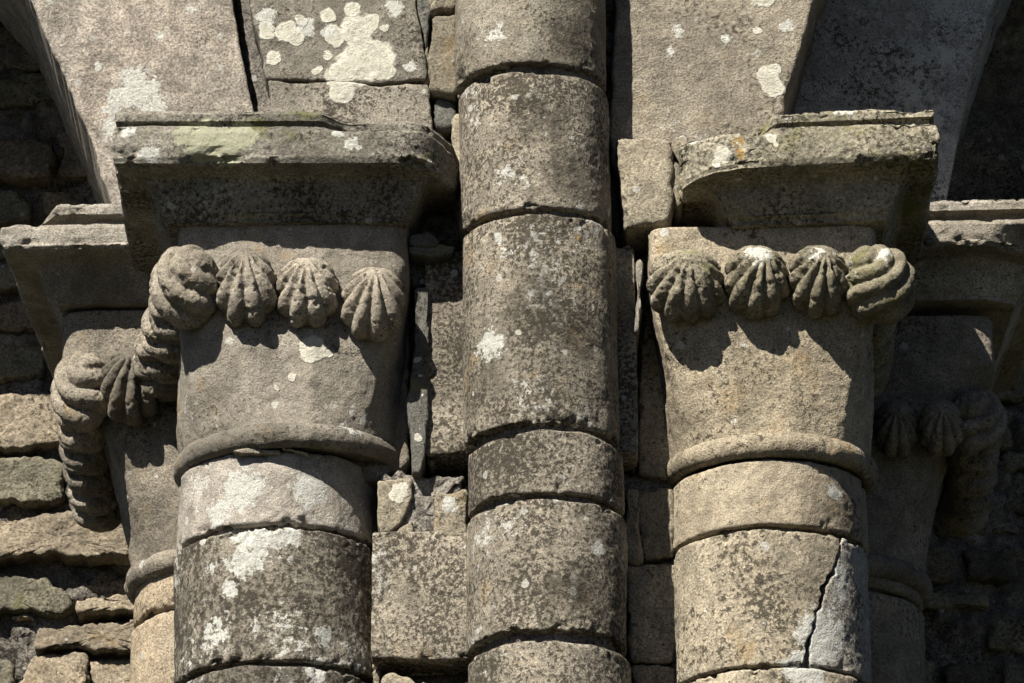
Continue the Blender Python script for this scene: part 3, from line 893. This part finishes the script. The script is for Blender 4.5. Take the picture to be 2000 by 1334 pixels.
def chipL(G, n):
    # broken lower lip and a flaked patch on the face
    x = G[..., 0]
    m = np.exp(-((x - P(395, 300, -.33)[0]) / .035) ** 2) * np.exp(-((G[..., 2] - P(395, 318, -.33)[2]) / .016) ** 2) * (G[..., 1] < -.25)
    G = G + np.array([0, 1, .3]) * (m * .016)[..., None]
    q = sstep(P(620, 240, -.33)[0], P(680, 240, -.33)[0], x) * (G[..., 1] < -.2)
    z0 = P(640, 246, -.33)[2]
    G = G + np.array([0, 1, 0]) * (q * np.clip((G[..., 2] - z0 + .012) / .02, 0, 1) * .05)[..., None]
    xe = P(800, 240, -.33)[0]
    G = G + np.array([0, 1, 0]) * (np.clip((x - xe) / .09, 0, 1) ** 2 * .15 * (G[..., 1] < .0))[..., None]
    return G
mk_abacus("long weathered dark abacus with pale green lichen patch, over the grey left capital", 226, 885, 214, -.215, .35, M['abL'], skl=0.0, slope=-.012, fn=chipL, chip=.016)
def chipR(G, n):
    x = G[..., 0]; z = G[..., 2]
    xl = P(1330, 300, -.33)[0]
    m = np.exp(-np.maximum(0, x - xl) / .035) * (G[..., 1] < .2)
    G = G + np.array([0, 1, 0]) * (m * .05)[..., None]
    q = sstep(P(1520, 240, -.33)[0], P(1470, 240, -.33)[0], x) * (G[..., 1] < -.2)
    z0 = P(1450, 246, -.33)[2]
    G = G + np.array([0, 1, 0]) * (q * np.clip((z - z0 + .02) / .03, 0, 1) * .09)[..., None]
    r = np.exp(-np.maximum(0, x - xl) / .06) * np.exp(-((z - (z0 - .085)) / .02) ** 2) * (G[..., 1] < -.2)
    G = G + np.array([0, .2, -1]) * (r * .022)[..., None]
    return G
mk_abacus("mossy dark abacus with ragged broken top edge, over the tan right capital", 1330, 1826, 216, -.215, .35, M['abR'], slope=.03, fn=chipR, chip=.022, amp=.004)
def chipIL(G, n):
    xl = P(16, 440, .15)[0]
    x = G[..., 0]; zt0 = P(60, 394, .15)[2]
    m = np.clip(1 - (x - xl) / .105, 0, 1) * (G[..., 1] < .6)
    lim = zt0 - .055 * m
    G = G.copy()
    G[..., 1] += np.where(G[..., 2] > zt0 - .046, .11 * np.clip(m * 1.6 - .15, 0, 1), 0)
    G[..., 2] = np.where(G[..., 2] > lim, lim, G[..., 2])
    return G
mk_abacus("pale recessed abacus with broken sloping left corner, beside the rubble wall", 15, 600, 391, .265, 1.0, M['abIn'], PROF=PROF_IN, skl=.05, fn=chipIL)
def chipIR(G, n):
    x = G[..., 0]; z = G[..., 2]
    xb = P(1925, 480, .15)[0]; z0 = P(1925, 492, .15)[2]
    m = np.clip((x - xb) / .09, 0, 1) * (G[..., 1] < .3) * sstep(z0 + .075, z0 + .03, z)
    return G + np.array([0, .05, 0]) * m[..., None]
mk_abacus("sunlit recessed abacus with grooved face and broken underside, at the right edge", 1470, 2080, 388, .265, 1.0, M['abIn'], PROF=PROF_IN, skr=-.04, fn=chipIR, slope=.012)

# ------------------------------------------------------------------ arches
def arch(label, stones, Yf, depth, mat, **kw):
    c = P(*np.mean(np.array(stones[0]), 0), Yf)
    t = thing("arch_order", label, "arch", (c[0], Yf, c[2] - .3), "arch orders springing from the capitals")
    for k, st in enumerate(stones):
        slab("voussoir", st, Yf, depth, mat, t, **kw)
    return t
arch("left outer arch order, grey stone covered with big cream lichen rosettes",
    [[(474, -70), (806, -70), (812, 0), (824, 80), (836, 156), (740, 161), (640, 158), (522, 151), (496, 60)],
     [(523, 154), (640, 162), (740, 165), (838, 160), (848, 262), (760, 330), (640, 330), (530, 330), (520, 240)],
     [(340, -420), (790, -420), (800, -76), (471, -76)],
     [(150, -780), (780, -820), (788, -427), (337, -427)],
     [(-250, -1060), (-100, -1400), (780, -1150), (780, -827), (146, -787)]], Y_OUT, .1, M['archLo'], edge=.004, amp=.0022, rough=.003)
arch("left inner arch order, smooth pinkish stone in full sun",
    [[(36, -60), (442, -60), (464, 60), (498, 230), (506, 470), (228, 470), (218, 392), (168, 250), (112, 120), (62, 0)],
     [(-215, -300), (180, -560), (335, -430), (446, -66), (33, -66), (-75, -190)],
     [(-720, -450), (-420, -860), (175, -566), (-218, -306), (-430, -390)],
     [(-1250, -520), (-1200, -960), (-425, -866), (-724, -456)]], Y_IN, .5, M['archLi'], edge=.006, amp=.0022, rough=.002, h=.0055)
arch("right outer arch order, tan stone with round white lichen spots",
    [[(1205, -40), (1232, -70), (1612, -70), (1590, 0), (1562, 100), (1532, 190), (1520, 330), (1200, 330), (1192, 262), (1196, 150)],
     [(1210, -420), (1760, -420), (1614, -76), (1210, -76)],
     [(1220, -820), (1960, -820), (1763, -427), (1210, -427)]], Y_OUT, .3, M['archRo'], edge=.008, amp=.0026, rough=.003, h=.0055)
arch("right inner arch order, grey speckled stone in blue shade",
    [[(1545, -60), (1958, -60), (1938, 0), (1902, 120), (1872, 250), (1850, 392), (1840, 470), (1530, 470), (1530, 220)],
     [(1620, -430), (2110, -430), (1961, -66), (1548, -66)],
     [(1760, -830), (2330, -830), (2113, -436), (1623, -436)]], Y_IN, .5, M['archRi'], edge=.008, amp=.0026, rough=.003, h=.0055)

# ------------------------------------------------------------------ rubble walls behind
def rubble(label, stones, x0, x1, y0, y1, yr=Y_RUB):
    a = P(x0, y1, yr)
    t = thing("rubble_wall", label, "wall", (P((x0 + x1) / 2, y1, yr)[0], yr + .2, a[2]), "rubble walls behind the arches")
    b = P(x1, y0, yr)
    boxgrid("mortar", a[0], b[0], yr + .022, yr + .5, a[2], b[2], M['mortar'], t, h=.010, amp=.024)
    boxgrid("mortar", a[0] + .01, b[0] - .01, yr + .07, yr + .49, -.1, a[2] - .001, M['mortar'], t, h=.1, amp=.02)
    for k, (st, dy, mat, kw) in enumerate(stones):
        d = dict(edge=.009, amp=.004, rough=.007, tz=.09, h=.0055, jag=16, chip=.006, pits=.0015)
        d.update(kw)
        slab("stone", st, yr + dy, .25, M[mat], t, **d)
    return t
def courses(x0, x1, y0, y1, mats, hmin=45, hmax=95):
    out = []; y = y0
    while y < y1:
        hh = rng.uniform(hmin, hmax); x = x0 + rng.uniform(-60, 0)
        while x < x1:
            w = rng.uniform(90, 240); g = rng.uniform(5, 11)
            j = lambda: rng.uniform(-7, 7)
            out.append(([(x + g + j(), y + g + j()), (x + w * .5, y + g + j()), (x + w - g + j(), y + g + j()), (x + w - g + j(), y + hh - g + j()),
                         (x + w * .45, y + hh - g + j()), (x + g + j(), y + hh - g + j())], rng.uniform(-.02, .03), mats[rng.integers(len(mats))], dict(h=.009)))
            x += w
        y += hh
    return out
A1, A2 = 'rub1', 'rub2'
left = [
    ([(-90, 36), (20, 38), (95, 30), (128, 80), (132, 122), (60, 132), (-90, 130)], .02, A2, {}),
    ([(-90, 142), (60, 140), (140, 132), (160, 196), (60, 206), (-90, 208)], .0, A2, {}),
    ([(-90, -30), (60, -30), (60, 28), (-90, 24)], .01, A2, {}),
    ([(-90, 275), (30, 262), (85, 268), (112, 300), (100, 340), (40, 345), (-90, 352)], -.03, A1, dict(tz=.25)),
    ([(100, 250), (200, 240), (240, 300), (220, 345), (125, 342), (118, 300)], .0, A1, {}),
    ([(-90, 368), (20, 366), (66, 390), (50, 432), (-90, 440)], -.02, A2, dict(tz=.25)),
    ([(78, 368), (240, 362), (240, 420), (90, 420)], .01, A1, {}),
    ([(-90, 450), (60, 450), (60, 495), (-90, 500)], .0, A2, {}),
    ([(-90, 510), (70, 506), (70, 565), (-90, 568)], .0, A2, {}),
    ([(-90, 590), (80, 582), (80, 640), (-90, 648)], -.01, A1, {}),
    ([(-90, 672), (90, 668), (90, 730), (-90, 744)], .0, A2, {}),
    ([(-90, 775), (10, 770), (80, 764), (150, 778), (160, 862), (70, 872), (-90, 878)], -.02, A1, {}),
    ([(-90, 892), (60, 890), (118, 898), (128, 930), (127, 972), (108, 984), (-90, 986)], -.02, A2, dict(amp=.005)),
    ([(136, 800), (300, 800), (300, 880), (150, 880)], -.0, A1, {}),
    ([(140, 892), (300, 892), (300, 985), (150, 985)], -.0, A1, {}),
    ([(-90, 1022), (75, 1004), (140, 999), (330, 1016), (330, 1080), (180, 1086), (60, 1084), (-90, 1094)], -.03, A1, dict(amp=.008, tz=.3)),
    ([(-90, 1122), (30, 1124), (95, 1130), (130, 1160), (134, 1196), (60, 1196), (-90, 1204)], -.02, A2, dict(tz=.15)),
    ([(145, 1166), (190, 1162), (330, 1140), (330, 1186), (200, 1194), (148, 1190)], -.035, A1, dict(tz=.2)),
    ([(14, 1200), (66, 1196), (68, 1210), (20, 1214)], -.01, A1, dict(edge=.008)),
    ([(76, 1222), (130, 1220), (200, 1216), (330, 1208), (330, 1262), (240, 1268), (160, 1260), (64, 1268)], -.03, A1, dict(amp=.005, tz=.2)),
    ([(60, 1275), (150, 1266), (174, 1280), (172, 1360), (30, 1360)], -.028, A1, dict(amp=.005, tz=.1)),
    ([(180, 1284), (330, 1276), (330, 1380), (184, 1380)], -.015, A1, dict(tz=.1)),
    ([(-90, 1236), (10, 1232), (38, 1242), (30, 1262), (-90, 1266)], .01, A1, {}),
    ([(-90, 1276), (16, 1278), (28, 1330), (10, 1380), (-90, 1380)], .01, A2, {}),
    ([(-90, 218), (60, 216), (62, 254), (-90, 258)], .02, A2, {}),
]
rubble("lit rubble wall of rough brown stone courses behind the left arch", left, -260, 700, -500, 1420)
right = courses(1750, 2120, 640, 1400, [A2, A2, A1])
rubble("rubble wall in black shade behind the right arch", right, 1250, 2300, 636, 1420, yr=1.4)
# far wall of the dark passage
boxgrid('passage_wall', -1.0, 3.2, 2.86, 3.3, HGT - 1.6, P(1000, -780, .9)[2] + .2, M['mortar'], None, h=.05, amp=.03)['kind'] = 'structure'
# unseen slab added overhead to keep sky and sun out of the recesses
zc = P(1000, -780, .9)[2]
boxgrid('sky_blocker_slab', -3.2, 3.2, .02, 2.9, zc, zc + .3, M['mortar'], None, h=.1, amp=.02)['kind'] = 'structure'
